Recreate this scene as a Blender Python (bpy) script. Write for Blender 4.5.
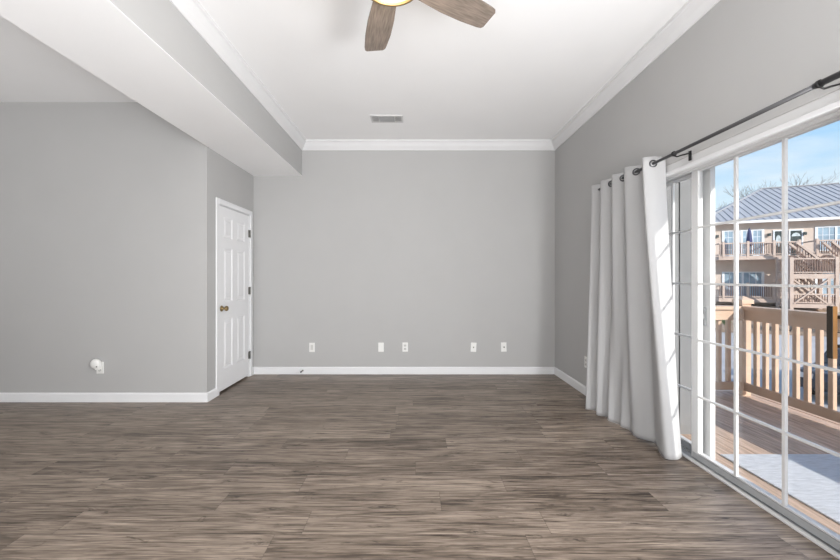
import bpy, bmesh, math, random
from mathutils import Vector, Matrix

for o in list(bpy.data.objects):
    bpy.data.objects.remove(o)
SC = bpy.context.scene
COL = SC.collection
rnd = random.Random(7)

# ------------------------------------------------------------------ camera
EYE = 1.25
cd = bpy.data.cameras.new('camera')
cd.sensor_width = 36.0
cd.lens = 16.0
cd.shift_x = 5.5 / 840
cd.shift_y = -2.0 / 840
cd.clip_start = 0.05
cd.clip_end = 400
cam = bpy.data.objects.new('camera', cd)
cam.location = (0, 0, EYE)
cam.rotation_euler = (math.pi / 2, 0, 0)
COL.objects.link(cam)
SC.camera = cam

# ------------------------------------------------------------------ view
vs = SC.view_settings
vs.view_transform = 'Standard'
vs.look = 'None'
vs.exposure = 0.08
vs.gamma = 1.0
vs.use_curve_mapping = False
SC.cycles.max_bounces = 10
SC.cycles.diffuse_bounces = 6
SC.cycles.transparent_max_bounces = 24
SC.cycles.sample_clamp_indirect = 6.0
SC.cycles.use_denoising = True

# ------------------------------------------------------------------ sky
W = bpy.data.worlds.new('sky')
SC.world = W
W.use_nodes = True
nt = W.node_tree
nt.nodes.clear()
wo = nt.nodes.new('ShaderNodeOutputWorld')
bg = nt.nodes.new('ShaderNodeBackground')
tc = nt.nodes.new('ShaderNodeTexCoord')
sp = nt.nodes.new('ShaderNodeSeparateXYZ')
rp = nt.nodes.new('ShaderNodeValToRGB')
nt.links.new(tc.outputs['Generated'], sp.inputs[0])
nt.links.new(sp.outputs['Z'], rp.inputs[0])
e = rp.color_ramp.elements
e[0].position = 0.0
e[0].color = (0.84, 0.92, 0.98, 1)
e[1].position = 0.55
e[1].color = (0.11, 0.34, 0.80, 1)
x = e.new(0.16)
x.color = (0.68, 0.86, 0.99, 1)
x = e.new(0.30)
x.color = (0.30, 0.62, 0.96, 1)
mp = nt.nodes.new('ShaderNodeMapping')
mp.inputs['Scale'].default_value = (1.5, 1.5, 6.0)
nz = nt.nodes.new('ShaderNodeTexNoise')
nz.inputs['Scale'].default_value = 2.6
nz.inputs['Detail'].default_value = 7
nz.inputs['Distortion'].default_value = 0.5
nt.links.new(tc.outputs['Generated'], mp.inputs[0])
nt.links.new(mp.outputs[0], nz.inputs['Vector'])
cr = nt.nodes.new('ShaderNodeValToRGB')
cr.color_ramp.elements[0].position = 0.44
cr.color_ramp.elements[0].color = (0, 0, 0, 1)
cr.color_ramp.elements[1].position = 0.75
cr.color_ramp.elements[1].color = (0.8, 0.8, 0.8, 1)
nt.links.new(nz.outputs['Fac'], cr.inputs[0])
mx = nt.nodes.new('ShaderNodeMix')
mx.data_type = 'RGBA'
nt.links.new(cr.outputs[0], mx.inputs['Factor'])
nt.links.new(rp.outputs[0], mx.inputs['A'])
mx.inputs['B'].default_value = (0.93, 0.96, 1.0, 1)
nt.links.new(mx.outputs['Result'], bg.inputs['Color'])
bg.inputs['Strength'].default_value = 1.08
nt.links.new(bg.outputs[0], wo.inputs[0])

# ------------------------------------------------------------------ sun and large area lights
sd = bpy.data.lights.new('sun', 'SUN')
sd.energy = 5.4
sd.angle = math.radians(0.6)
sd.color = (1.0, 0.965, 0.915)
sun = bpy.data.objects.new('sun', sd)
sun.rotation_euler = Vector((-1.0, 2.0, -1.05)).to_track_quat('-Z', 'Y').to_euler()
sun.location = (12, -20, 14)
COL.objects.link(sun)


def area(name, loc, direction, sx, sy, power, color=(1, 1, 1)):
    d = bpy.data.lights.new(name, 'AREA')
    d.shape = 'RECTANGLE'
    d.size = sx
    d.size_y = sy
    d.energy = power
    d.color = color
    o = bpy.data.objects.new(name, d)
    o.location = loc
    o.rotation_euler = Vector(direction).to_track_quat('-Z', 'Y').to_euler()
    COL.objects.link(o)
    return o


area('ceiling_fill', (0.0, -0.9, 0.45), (0.0, 0.55, 1), 2.6, 1.8, 88, (0.985, 0.99, 1.0))  # added fill aimed up to brighten the ceiling, no such lamp in the room
area('right_fill', (1.74, 0.08, 1.35), (-1, 0.42, 0.06), 1.2, 1.9, 125, (0.98, 0.99, 1.0))  # added fill off the right edge of frame, brightens the closet door side
area('right_low_fill', (1.74, -0.45, 0.6), (-1, 0.65, 0.60), 1.3, 1.0, 105, (0.99, 0.99, 0.99))  # second added fill at the right, low and aimed up at beam and ceiling
area('rear_fill', (-1.2, -2.4, 1.0), (0.1, 1, 0.35), 2.6, 1.2, 50, (0.98, 0.99, 1.0))  # added fill behind the camera, the rear wall has no window
area('left_room_fill', (-4.6, 0.2, 0.45), (0.0, 0.0, 1), 2.4, 2.0, 36, (0.98, 0.99, 1.0))  # added upward fill for the left-hand ceiling, no real source there


# ------------------------------------------------------------------ materials
def newmat(name):
    m = bpy.data.materials.new(name)
    m.use_nodes = True
    return m, m.node_tree, m.node_tree.nodes['Principled BSDF']


def mat(name, col, rough=0.6, metal=0.0, vary=0.06, scale=8.0, bump=0.0, bscale=60.0, stretch=None):
    m, n, b = newmat(name)
    b.inputs['Roughness'].default_value = rough
    b.inputs['Metallic'].default_value = metal
    t = n.nodes.new('ShaderNodeTexCoord')
    mpn = n.nodes.new('ShaderNodeMapping')
    if stretch:
        mpn.inputs['Scale'].default_value = stretch
    n.links.new(t.outputs['Object'], mpn.inputs[0])
    nz = n.nodes.new('ShaderNodeTexNoise')
    nz.inputs['Scale'].default_value = scale
    nz.inputs['Detail'].default_value = 4
    n.links.new(mpn.outputs[0], nz.inputs['Vector'])
    r = n.nodes.new('ShaderNodeValToRGB')
    r.color_ramp.elements[0].position = 0.3
    r.color_ramp.elements[1].position = 0.7
    r.color_ramp.elements[0].color = tuple(c * (1 - vary) for c in col) + (1,)
    r.color_ramp.elements[1].color = tuple(min(1, c * (1 + vary)) for c in col) + (1,)
    n.links.new(nz.outputs['Fac'], r.inputs[0])
    n.links.new(r.outputs[0], b.inputs['Base Color'])
    if bump:
        nb = n.nodes.new('ShaderNodeTexNoise')
        nb.inputs['Scale'].default_value = bscale
        n.links.new(mpn.outputs[0], nb.inputs['Vector'])
        bp = n.nodes.new('ShaderNodeBump')
        bp.inputs['Strength'].default_value = bump
        bp.inputs['Distance'].default_value = 0.01
        n.links.new(nb.outputs['Fac'], bp.inputs['Height'])
        n.links.new(bp.outputs[0], b.inputs['Normal'])
    return m


def emit_mat(name, col, strength):
    m, n, b = newmat(name)
    b.inputs['Base Color'].default_value = (*col, 1)
    b.inputs['Emission Color'].default_value = (*col, 1)
    b.inputs['Emission Strength'].default_value = strength
    return m


def glass_mat(name, tint=(0.965, 0.97, 0.97), rough=0.0, refl=1.0):
    m, n, b = newmat(name)
    n.nodes.remove(b)
    out = n.nodes['Material Output']
    tr = n.nodes.new('ShaderNodeBsdfTransparent')
    tr.inputs[0].default_value = (*tint, 1)
    gl = n.nodes.new('ShaderNodeBsdfGlossy')
    gl.inputs['Roughness'].default_value = rough
    fr = n.nodes.new('ShaderNodeLayerWeight')
    pw = n.nodes.new('ShaderNodeMath')
    pw.operation = 'POWER'
    pw.inputs[1].default_value = 5.0
    n.links.new(fr.outputs['Facing'], pw.inputs[0])
    mu = n.nodes.new('ShaderNodeMath')
    mu.operation = 'MULTIPLY_ADD'
    mu.inputs[1].default_value = 0.9 * refl
    mu.inputs[2].default_value = 0.04 * refl
    mi = n.nodes.new('ShaderNodeMixShader')
    n.links.new(pw.outputs[0], mu.inputs[0])
    n.links.new(mu.outputs[0], mi.inputs[0])
    n.links.new(tr.outputs[0], mi.inputs[1])
    n.links.new(gl.outputs[0], mi.inputs[2])
    n.links.new(mi.outputs[0], out.inputs[0])
    return m


def floor_mat():
    m, n, b = newmat('vinyl_plank')
    N = n.nodes.new
    L = n.links.new
    g = N('ShaderNodeNewGeometry')
    s = N('ShaderNodeSeparateXYZ')
    L(g.outputs['Position'], s.inputs[0])

    def M(op, a, bb=None, c=None):
        q = N('ShaderNodeMath')
        q.operation = op
        for i, v in enumerate((a, bb, c)):
            if v is None:
                continue
            if isinstance(v, (int, float)):
                q.inputs[i].default_value = v
            else:
                L(v, q.inputs[i])
        return q.outputs[0]
    X, Y = s.outputs['X'], s.outputs['Y']
    v = M('DIVIDE', Y, 0.182)
    row = M('FLOOR', v)
    w1 = N('ShaderNodeTexWhiteNoise')
    w1.noise_dimensions = '1D'
    L(row, w1.inputs['W'])
    u = M('ADD', M('DIVIDE', X, 1.22), M('MULTIPLY', w1.outputs['Value'], 5.0))
    colm = M('FLOOR', u)
    cv = N('ShaderNodeCombineXYZ')
    L(row, cv.inputs[0])
    L(colm, cv.inputs[1])
    w2 = N('ShaderNodeTexWhiteNoise')
    w2.noise_dimensions = '2D'
    L(cv.outputs[0], w2.inputs['Vector'])
    pid = w2.outputs['Value']

    def streak(sx, sy, detail, dist, k):
        c = N('ShaderNodeCombineXYZ')
        L(M('ADD', M('MULTIPLY', X, sx), M('MULTIPLY', pid, 31.0 * k)), c.inputs[0])
        L(M('MULTIPLY', Y, sy), c.inputs[1])
        L(M('MULTIPLY', pid, 17.0 * k), c.inputs[2])
        q = N('ShaderNodeTexNoise')
        q.inputs['Scale'].default_value = 1.0
        q.inputs['Detail'].default_value = detail
        q.inputs['Roughness'].default_value = 0.62
        q.inputs['Distortion'].default_value = dist
        L(c.outputs[0], q.inputs['Vector'])
        return q.outputs['Fac']
    fine = streak(5.0, 130.0, 5, 0.3, 1.0)
    mid = streak(2.4, 34.0, 6, 0.9, 1.7)
    knot = streak(3.6, 13.0, 4, 2.4, 2.3)
    broad = streak(0.9, 7.0, 3, 0.4, 0.7)
    val = M('ADD', M('ADD', M('MULTIPLY', fine, 0.40), M('MULTIPLY', mid, 0.48)),
            M('ADD', M('MULTIPLY', broad, 0.16), M('MULTIPLY', M('SUBTRACT', pid, 0.5), 0.07)))
    r = N('ShaderNodeValToRGB')
    el = r.color_ramp.elements
    el[0].position = 0.385
    el[0].color = (0.050, 0.036, 0.027, 1)
    el[1].position = 0.665
    el[1].color = (0.400, 0.325, 0.262, 1)
    q = el.new(0.465)
    q.color = (0.135, 0.104, 0.080, 1)
    q = el.new(0.545)
    q.color = (0.240, 0.190, 0.150, 1)
    L(val, r.inputs[0])
    # dark knots and cathedral marks
    kr = N('ShaderNodeValToRGB')
    kr.color_ramp.elements[0].position = 0.60
    kr.color_ramp.elements[0].color = (1, 1, 1, 1)
    kr.color_ramp.elements[1].position = 0.73
    kr.color_ramp.elements[1].color = (0.42, 0.40, 0.38, 1)
    L(knot, kr.inputs[0])
    mm = N('ShaderNodeMix')
    mm.data_type = 'RGBA'
    mm.blend_type = 'MULTIPLY'
    mm.inputs['Factor'].default_value = 1.0
    L(r.outputs[0], mm.inputs['A'])
    L(kr.outputs[0], mm.inputs['B'])
    line = streak(2.6, 95.0, 3, 0.6, 3.1)
    lr = N('ShaderNodeValToRGB')
    lr.color_ramp.elements[0].position = 0.57
    lr.color_ramp.elements[0].color = (1, 1, 1, 1)
    lr.color_ramp.elements[1].position = 0.70
    lr.color_ramp.elements[1].color = (0.36, 0.33, 0.31, 1)
    L(line, lr.inputs[0])
    ml = N('ShaderNodeMix')
    ml.data_type = 'RGBA'
    ml.blend_type = 'MULTIPLY'
    ml.inputs['Factor'].default_value = 1.0
    L(mm.outputs['Result'], ml.inputs['A'])
    L(lr.outputs[0], ml.inputs['B'])
    mm = ml
    # sparse elongated knots
    kc = N('ShaderNodeCombineXYZ')
    L(M('ADD', M('MULTIPLY', X, 2.1), M('MULTIPLY', mid, 0.5)), kc.inputs[0])
    L(M('ADD', M('MULTIPLY', Y, 10.5), M('MULTIPLY', knot, 0.6)), kc.inputs[1])
    vo = N('ShaderNodeTexVoronoi')
    vo.voronoi_dimensions = '2D'
    vo.inputs['Scale'].default_value = 1.0
    L(kc.outputs[0], vo.inputs['Vector'])
    sc_ = N('ShaderNodeSeparateColor')
    L(vo.outputs['Color'], sc_.inputs[0])
    pick = M('GREATER_THAN', sc_.outputs[0], 0.62)
    dd = vo.outputs['Distance']
    ring = M('MULTIPLY_ADD', M('SINE', M('MULTIPLY', dd, 70.0)), 0.35, 0.65)
    fall = M('MAXIMUM', M('SUBTRACT', 1.0, M('DIVIDE', dd, 0.20)), 0.0)
    kf = M('MULTIPLY', M('MULTIPLY', pick, M('MULTIPLY', ring, fall)), 0.95)
    mk = N('ShaderNodeMix')
    mk.data_type = 'RGBA'
    L(kf, mk.inputs['Factor'])
    L(mm.outputs['Result'], mk.inputs['A'])
    mk.inputs['B'].default_value = (0.030, 0.022, 0.017, 1)
    mm = mk
    # seams
    fy = M('FRACT', v)
    sy = M('LESS_THAN', M('MINIMUM', fy, M('SUBTRACT', 1.0, fy)), 0.010)
    fx = M('FRACT', u)
    sx = M('LESS_THAN', M('MINIMUM', fx, M('SUBTRACT', 1.0, fx)), 0.0016)
    seam = M('MULTIPLY', M('MAXIMUM', sy, sx), 0.35)
    m2 = N('ShaderNodeMix')
    m2.data_type = 'RGBA'
    L(seam, m2.inputs['Factor'])
    L(mm.outputs['Result'], m2.inputs['A'])
    m2.inputs['B'].default_value = (0.05, 0.04, 0.034, 1)
    L(m2.outputs['Result'], b.inputs['Base Color'])
    b.inputs['Roughness'].default_value = 0.36
    b.inputs['Specular IOR Level'].default_value = 0.35
    bp = N('ShaderNodeBump')
    bp.inputs['Strength'].default_value = 0.12
    bp.inputs['Distance'].default_value = 0.004
    L(val, bp.inputs['Height'])
    L(bp.outputs[0], b.inputs['Normal'])
    return m


def curtain_mat():
    m, n, b = newmat('curtain_fabric')
    out = n.nodes['Material Output']
    b.inputs['Base Color'].default_value = (0.53, 0.53, 0.535, 1)
    b.inputs['Roughness'].default_value = 0.9
    b.inputs['Specular IOR Level'].default_value = 0.1
    t = n.nodes.new('ShaderNodeTexCoord')
    wv = n.nodes.new('ShaderNodeTexNoise')
    wv.inputs['Scale'].default_value = 45
    n.links.new(t.outputs['Object'], wv.inputs['Vector'])
    bp = n.nodes.new('ShaderNodeBump')
    bp.inputs['Strength'].default_value = 0.08
    bp.inputs['Distance'].default_value = 0.01
    n.links.new(wv.outputs['Fac'], bp.inputs['Height'])
    n.links.new(bp.outputs[0], b.inputs['Normal'])
    tl = n.nodes.new('ShaderNodeBsdfTranslucent')
    tl.inputs[0].default_value = (0.56, 0.55, 0.54, 1)
    mi = n.nodes.new('ShaderNodeMixShader')
    mi.inputs[0].default_value = 0.22
    n.links.new(b.outputs[0], mi.inputs[1])
    n.links.new(tl.outputs[0], mi.inputs[2])
    n.links.new(mi.outputs[0], out.inputs[0])
    return m


M_WALL = mat('grey_wall_paint', (0.452, 0.450, 0.448), 0.75, vary=0.012, scale=3, bump=0.04, bscale=160)
M_CEIL = mat('white_ceiling_paint', (0.86, 0.86, 0.865), 0.85, vary=0.01, scale=2, bump=0.06, bscale=120)
M_TRIM = mat('white_trim_paint', (0.78, 0.785, 0.80), 0.4, vary=0.01)
M_CROWN = mat('crown_paint', (0.72, 0.72, 0.73), 0.5, vary=0.01)
M_DOOR = mat('white_door_paint', (0.80, 0.805, 0.82), 0.45, vary=0.01)
M_FLOOR = floor_mat()
M_VINYL = mat('white_vinyl_frame', (0.68, 0.68, 0.68), 0.35, vary=0.01)
M_VINYLG = mat('grey_door_track', (0.36, 0.37, 0.38), 0.4, vary=0.05)
M_PLATE = mat('white_plastic_plate', (0.82, 0.82, 0.80), 0.35, vary=0.01)
M_SLOT = mat('dark_slot', (0.05, 0.05, 0.05), 0.5)
M_SOCK = mat('socket_face', (0.62, 0.62, 0.60), 0.4, vary=0.02)
M_BRASS = mat('brass', (0.72, 0.52, 0.24), 0.28, metal=1.0, vary=0.08)
M_BRONZE = mat('antique_bronze', (0.30, 0.22, 0.11), 0.35, metal=0.9, vary=0.08)
M_STEEL = mat('brushed_hinge', (0.24, 0.235, 0.22), 0.4, metal=0.9)
M_GUN = mat('gunmetal_rod', (0.10, 0.10, 0.105), 0.33, metal=0.8, vary=0.1)
M_BLACK = mat('black_metal', (0.02, 0.02, 0.02), 0.45, metal=0.3)
M_GLASS = glass_mat('clear_glass')
M_CURT = curtain_mat()
M_BLADE = mat('weathered_oak_blade', (0.185, 0.150, 0.125), 0.55, vary=0.34, scale=5, stretch=(2.2, 22, 8))
M_BLADEEDGE = mat('dark_blade_edge', (0.10, 0.085, 0.07), 0.6)
M_BOWL = emit_mat('warm_lamp_bowl', (1.0, 0.80, 0.52), 1.1)
M_VENT = mat('vent_white', (0.62, 0.62, 0.62), 0.5, vary=0.02)
M_VENTD = mat('vent_shadow_grey', (0.33, 0.33, 0.33), 0.7)
M_DECK = mat('weathered_deck_board', (0.60, 0.43, 0.32), 0.75, vary=0.32, scale=3.0, stretch=(14, 1.1, 3), bump=0.2, bscale=20)
M_RAIL = mat('beige_rail_paint', (0.62, 0.44, 0.315), 0.65, vary=0.08, scale=5)
M_RUG = mat('pale_rug_fibre', (0.70, 0.71, 0.73), 0.95, vary=0.16, scale=12, stretch=(1, 6, 1), bump=0.5, bscale=90)
M_SIDING = mat('pale_grey_siding', (0.22, 0.22, 0.22), 0.7, vary=0.04)
M_STUCCO = mat('beige_stucco', (0.62, 0.505, 0.425), 0.9, vary=0.06, scale=2, bump=0.15, bscale=30)
M_BWOOD = mat('tan_building_wood', (0.55, 0.425, 0.35), 0.8, vary=0.10, scale=2)
M_BWOODD = mat('brown_building_baluster', (0.20, 0.13, 0.105), 0.8, vary=0.15, scale=3)
M_ROOF = mat('grey_metal_roof', (0.36, 0.36, 0.37), 0.65, metal=0.0, vary=0.05, scale=0.6)
M_ROOFSEAM = mat('roof_seam', (0.15, 0.15, 0.17), 0.5, vary=0.05)
M_FASC = mat('white_fascia', (0.74, 0.72, 0.69), 0.6)
M_BWIN = mat('building_window_glass', (0.30, 0.40, 0.48), 0.08, vary=0.3, scale=1.2)
M_BWFR = mat('building_window_frame', (0.74, 0.77, 0.80), 0.5)
M_BDOOR = mat('dark_green_door', (0.015, 0.03, 0.03), 0.4)
M_BGLAS = mat('etched_door_glass', (0.50, 0.55, 0.56), 0.3, vary=0.3, scale=6)
M_BLUE = mat('navy_parasol_canvas', (0.05, 0.06, 0.15), 0.85)
M_GROUND = mat('pale_asphalt', (0.52, 0.475, 0.44), 0.95, vary=0.10, scale=0.5, bump=0.1)
M_EARTH = mat('leafy_soil_bank', (0.36, 0.25, 0.17), 0.95, vary=0.35, scale=1.4)
M_LEAF = mat('shrub_leaf', (0.10, 0.17, 0.035), 0.7, vary=0.45, scale=3)
M_BARK = mat('grey_bark', (0.16, 0.14, 0.13), 0.9, vary=0.2)
M_CARD = mat('dark_car_paint', (0.05, 0.055, 0.065), 0.25, metal=0.3)
M_CARB = mat('blue_car_paint', (0.10, 0.17, 0.25), 0.25, metal=0.3)
M_CARG = mat('car_window', (0.02, 0.025, 0.03), 0.08)
M_TYRE = mat('tyre_rubber', (0.02, 0.02, 0.02), 0.8)
M_RIM = mat('alloy_rim', (0.55, 0.56, 0.58), 0.3, metal=0.8)
M_GRIPW = mat('oak_handle_grip', (0.17, 0.08, 0.022), 0.45, vary=0.25, scale=10, stretch=(6, 6, 1))
M_GRIPD = mat('dark_bronze', (0.035, 0.028, 0.022), 0.4, metal=0.4)


# ------------------------------------------------------------------ mesh helpers
class MB:
    def __init__(self):
        self.v, self.f, self.mi, self.sm = [], [], [], []

    def add(self, verts, faces, m=0, smooth=False, mx=None):
        k = len(self.v)
        self.v += [tuple(mx @ Vector(p)) if mx else tuple(p) for p in verts]
        for f in faces:
            self.f.append([i + k for i in f])
            self.mi.append(m)
            self.sm.append(smooth)
        return self

    def box(self, x0, x1, y0, y1, z0, z1, m=0, mx=None):
        if x0 > x1: x0, x1 = x1, x0
        if y0 > y1: y0, y1 = y1, y0
        if z0 > z1: z0, z1 = z1, z0
        vv = [(x, y, z) for z in (z0, z1) for y in (y0, y1) for x in (x0, x1)]
        ff = [(0, 2, 3, 1), (4, 5, 7, 6), (0, 1, 5, 4), (2, 6, 7, 3), (0, 4, 6, 2), (1, 3, 7, 5)]
        return self.add(vv, ff, m, False, mx)

    def bar(self, a, b, w, h, m=0, up=(0, 0, 1)):
        a, b = Vector(a), Vector(b)
        d = (b - a).normalized()
        s = d.cross(Vector(up)).normalized()
        t = s.cross(d)
        vv = []
        for p in (a, b):
            for i, j in ((-1, -1), (1, -1), (1, 1), (-1, 1)):
                vv.append(p + s * (i * w / 2) + t * (j * h / 2))
        return self.add(vv, [(0, 1, 2, 3), (7, 6, 5, 4), (0, 4, 5, 1), (1, 5, 6, 2), (2, 6, 7, 3), (3, 7, 4, 0)], m)

    def tube(self, pts, rad, n=10, m=0, cap=True):
        pts = [Vector(p) for p in pts]
        rs = rad if isinstance(rad, (list, tuple)) else [rad] * len(pts)
        vv, ff = [], []
        ref = None
        for i, p in enumerate(pts):
            d = (pts[min(i + 1, len(pts) - 1)] - pts[max(i - 1, 0)]).normalized()
            if ref is None:
                ref = Vector((0, 0, 1)) if abs(d.z) < 0.9 else Vector((1, 0, 0))
            s = (ref - d * ref.dot(d)).normalized()
            ref = s
            t = d.cross(s)
            for k in range(n):
                a = 2 * math.pi * k / n
                vv.append(p + (s * math.cos(a) + t * math.sin(a)) * rs[i])
        for i in range(len(pts) - 1):
            for k in range(n):
                k2 = (k + 1) % n
                ff.append((i * n + k, i * n + k2, (i + 1) * n + k2, (i + 1) * n + k))
        self.add(vv, ff, m, True)
        if cap:
            b = len(self.v) - len(vv)
            self.f.append([b + k for k in range(n)][::-1]); self.mi.append(m); self.sm.append(False)
            e = b + (len(pts) - 1) * n
            self.f.append([e + k for k in range(n)]); self.mi.append(m); self.sm.append(False)
        return self

    def lathe(self, prof, n=32, m=0, mx=None, smooth=True):
        vv, ff = [], []
        for r, z in prof:
            for k in range(n):
                a = 2 * math.pi * k / n
                vv.append((r * math.cos(a), r * math.sin(a), z))
        for i in range(len(prof) - 1):
            for k in range(n):
                k2 = (k + 1) % n
                ff.append((i * n + k, i * n + k2, (i + 1) * n + k2, (i + 1) * n + k))
        return self.add(vv, ff, m, smooth, mx)

    def prism(self, poly, h0, h1, axis='z', m=0, mx=None):
        """poly: 2-D outline; extruded along axis from h0 to h1"""
        def P(a, b, h):
            return {'z': (a, b, h), 'y': (a, h, b), 'x': (h, a, b)}[axis]
        n = len(poly)
        vv = [P(a, b, h0) for a, b in poly] + [P(a, b, h1) for a, b in poly]
        ff = [tuple(range(n))[::-1], tuple(range(n, 2 * n))]
        ff += [(i, (i + 1) % n, n + (i + 1) % n, n + i) for i in range(n)]
        return self.add(vv, ff, m, False, mx)

    def build(self, name, mats, parent=None, bevel=0.0, fix=True):
        me = bpy.data.meshes.new(name)
        me.from_pydata(self.v, [], self.f)
        if not isinstance(mats, (list, tuple)):
            mats = [mats]
        for q in mats:
            me.materials.append(q)
        for p, i, s in zip(me.polygons, self.mi, self.sm):
            p.material_index = i
            p.use_smooth = s
        me.update()
        if fix:
            b = bmesh.new()
            b.from_mesh(me)
            bmesh.ops.recalc_face_normals(b, faces=b.faces)
            b.to_mesh(me)
            b.free()
        o = bpy.data.objects.new(name, me)
        COL.objects.link(o)
        if parent:
            o.parent = parent
        if bevel:
            q = o.modifiers.new('bevel', 'BEVEL')
            q.width = bevel
            q.segments = 2
            q.limit_method = 'ANGLE'
            q.angle_limit = math.radians(40)
        return o


def tag(o, label=None, cat=None, group=None, kind=None):
    if label: o['label'] = label
    if cat: o['category'] = cat
    if group: o['group'] = group
    if kind: o['kind'] = kind
    return o


def empty(name, loc, label, cat, group=None, kind=None, rz=0.0):
    o = bpy.data.objects.new(name, None)
    o.location = loc
    o.rotation_euler = (0, 0, rz)
    o.empty_display_size = 0.1
    COL.objects.link(o)
    return tag(o, label, cat, group, kind)


def copy_tree(o, parent=None):
    c = o.copy()
    COL.objects.link(c)
    if parent:
        c.parent = parent
    for ch in list(o.children):
        copy_tree(ch, c)
    return c


def struct(o, label, cat):
    return tag(o, label, cat, kind='structure')


# ------------------------------------------------------------------ room dimensions
XR = 1.830            # right wall
XL = -2.096           # side wall with the closet door
YB = 4.861            # back wall
YL = 3.770            # wall facing the camera at left
ZC = 3.025            # ceiling
BX = -1.465           # beam, right side
BZ = 2.578            # beam, underside
XFAR = -7.0
YREAR = -3.2
OY0, OY1, OZ = 1.545, 3.490, 1.995   # patio door opening

f = MB().box(XFAR, XR + 0.13, YREAR, YB + 0.02, -0.08, 0.0).build('floor', M_FLOOR)
struct(f, 'grey brown wood plank floor of the empty room', 'floor')
c = MB().box(XFAR, XR + 0.2, YREAR, YB + 0.1, ZC, ZC + 0.1).build('ceiling', M_CEIL)
struct(c, 'flat white painted ceiling above the room', 'ceiling')
w = MB().box(XL - 0.1, XR + 0.2, YB, YB + 0.12, 0, ZC).build('wall_back', M_WALL)
struct(w, 'grey back wall with a row of outlets near the baseboard', 'wall')
w = MB().box(XFAR, XL - 0.1, YL, YL + 0.12, 0, ZC).box(XL - 0.1, XL - 0.0, YL, YL + 0.12, 0, ZC).build('wall_front', M_WALL)
struct(w, 'grey wall at far left facing the camera with plug-in on it', 'wall')
DY0, DY1, DZ = 3.993, 4.735, 2.040     # closet door opening
w = (MB().box(XL - 0.1, XL, YL + 0.12, DY0 - 0.012, 0, ZC).box(XL - 0.1, XL, DY1 + 0.012, YB, 0, ZC)
     .box(XL - 0.1, XL, DY0 - 0.012, DY1 + 0.012, DZ + 0.012, ZC)
     .box(XL - 0.16, XL - 0.1, DY0 - 0.1, DY1 + 0.1, 0, DZ + 0.1)).build('wall_side', M_WALL)
struct(w, 'short grey wall holding the white closet door', 'wall')
w = (MB().box(XR, XR + 0.2, YREAR, OY0 - 0.02, 0, ZC).box(XR, XR + 0.2, OY1 + 0.02, YB, 0, ZC)
     .box(XR, XR + 0.2, OY0 - 0.02, OY1 + 0.02, OZ + 0.07, ZC)).build('wall_right', M_WALL)
struct(w, 'grey right wall around the sliding patio door', 'wall')
w = MB().box(XFAR, XR + 0.2, YREAR - 0.1, YREAR, 0, ZC).build('wall_rear', M_WALL)
struct(w, 'grey wall behind the camera', 'wall')
w = MB().box(XFAR - 0.1, XFAR, YREAR, YL + 0.12, 0, ZC).build('wall_left', M_WALL)
struct(w, 'grey wall at the far left end of the adjoining room', 'wall')
# dropped beam: white underside, wall-coloured sides
b = MB()
b.box(XL, BX, YREAR, YB, BZ + 0.004, ZC)
b.box(XL, BX, YREAR, YB, BZ, BZ + 0.004, 1)
b = b.build('ceiling_beam', [M_WALL, M_CEIL])
struct(b, 'dropped ceiling beam with white underside and grey side', 'beam')

# crown moulding of the main ceiling
CP = [(0, 0.115), (0, 0), (0.010, 0), (0.014, 0.012), (0.022, 0.022), (0.040, 0.045), (0.056, 0.075), (0.064, 0.088),
      (0.078, 0.094), (0.080, 0.115)]


def crown(name, label, a, bb, horiz):
    """a, b ends on the wall; horiz = inward direction; ends mitred"""
    mbx = MB()
    d = (Vector(bb) - Vector(a)).normalized()
    n = len(CP)
    vv = []
    for p, sgn in ((Vector(a), 1), (Vector(bb), -1)):
        for o_, z in CP:
            vv.append(p + Vector(horiz) * o_ + d * (o_ * sgn) + Vector((0, 0, ZC - 0.115 + z)))
    ff = [tuple(range(n))[::-1], tuple(range(n, 2 * n))] + [(i, (i + 1) % n, n + (i + 1) % n, n + i) for i in range(n)]
    mbx.add(vv, ff)
    struct(mbx.build(name, M_CROWN), label, 'crown moulding')


crown('trim_1', 'white crown moulding along the beam side', (BX, YREAR, 0), (BX, YB, 0), (1, 0, 0))
crown('trim_2', 'white crown moulding along the top of the back wall', (BX, YB, 0), (XR, YB, 0), (0, -1, 0))
crown('trim_3', 'white crown moulding along the top of the right wall', (XR, YB, 0), (XR, YREAR, 0), (-1, 0, 0))

# baseboards
BH, BT = 0.093, 0.014
BP = [(0, 0), (BT, 0), (BT, BH - 0.014), (BT * 0.55, BH - 0.003), (0, BH)]


def base(name, label, segs):
    mbx = MB()
    for a, bb, h in segs:
        n = len(BP)
        vv = [Vector(p) + Vector(h) * o_ + Vector((0, 0, z)) for p in (a, bb) for o_, z in BP]
        mbx.add(vv, [tuple(range(n))[::-1], tuple(range(n, 2 * n))] + [(i, (i + 1) % n, n + (i + 1) % n, n + i) for i in range(n)])
    struct(mbx.build(name, M_TRIM), label, 'baseboard')


base('baseboard_back', 'white baseboard along the foot of the back wall', [((XL, YB, 0), (XR, YB, 0), (0, -1, 0))])
base('baseboard_right', 'white baseboard on the right wall running behind the curtain',
     [((XR, YB - BT, 0), (XR, OY1 + 0.06, 0), (-1, 0, 0))])
base('baseboard_front', 'white baseboard under the grey wall at far left',
     [((XFAR, YL, 0), (XL + BT, YL, 0), (0, -1, 0))])
base('baseboard_side', 'short white baseboard beside the closet door',
     [((XL, YL - BT * 0.0, 0), (XL, DY0 - 0.06, 0), (1, 0, 0)), ((XL, DY1 + 0.06, 0), (XL, YB - BT, 0), (1, 0, 0))])

# ------------------------------------------------------------------ closet door (six panels)
door = empty('door_1', (XL, (DY0 + DY1) / 2, 0), 'white six-panel closet door with brass knob on the side wall', 'door', kind='structure')


def W2(mbx):   # world-built mesh -> local to a parent at given location is done by offsetting
    return mbx


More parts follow.
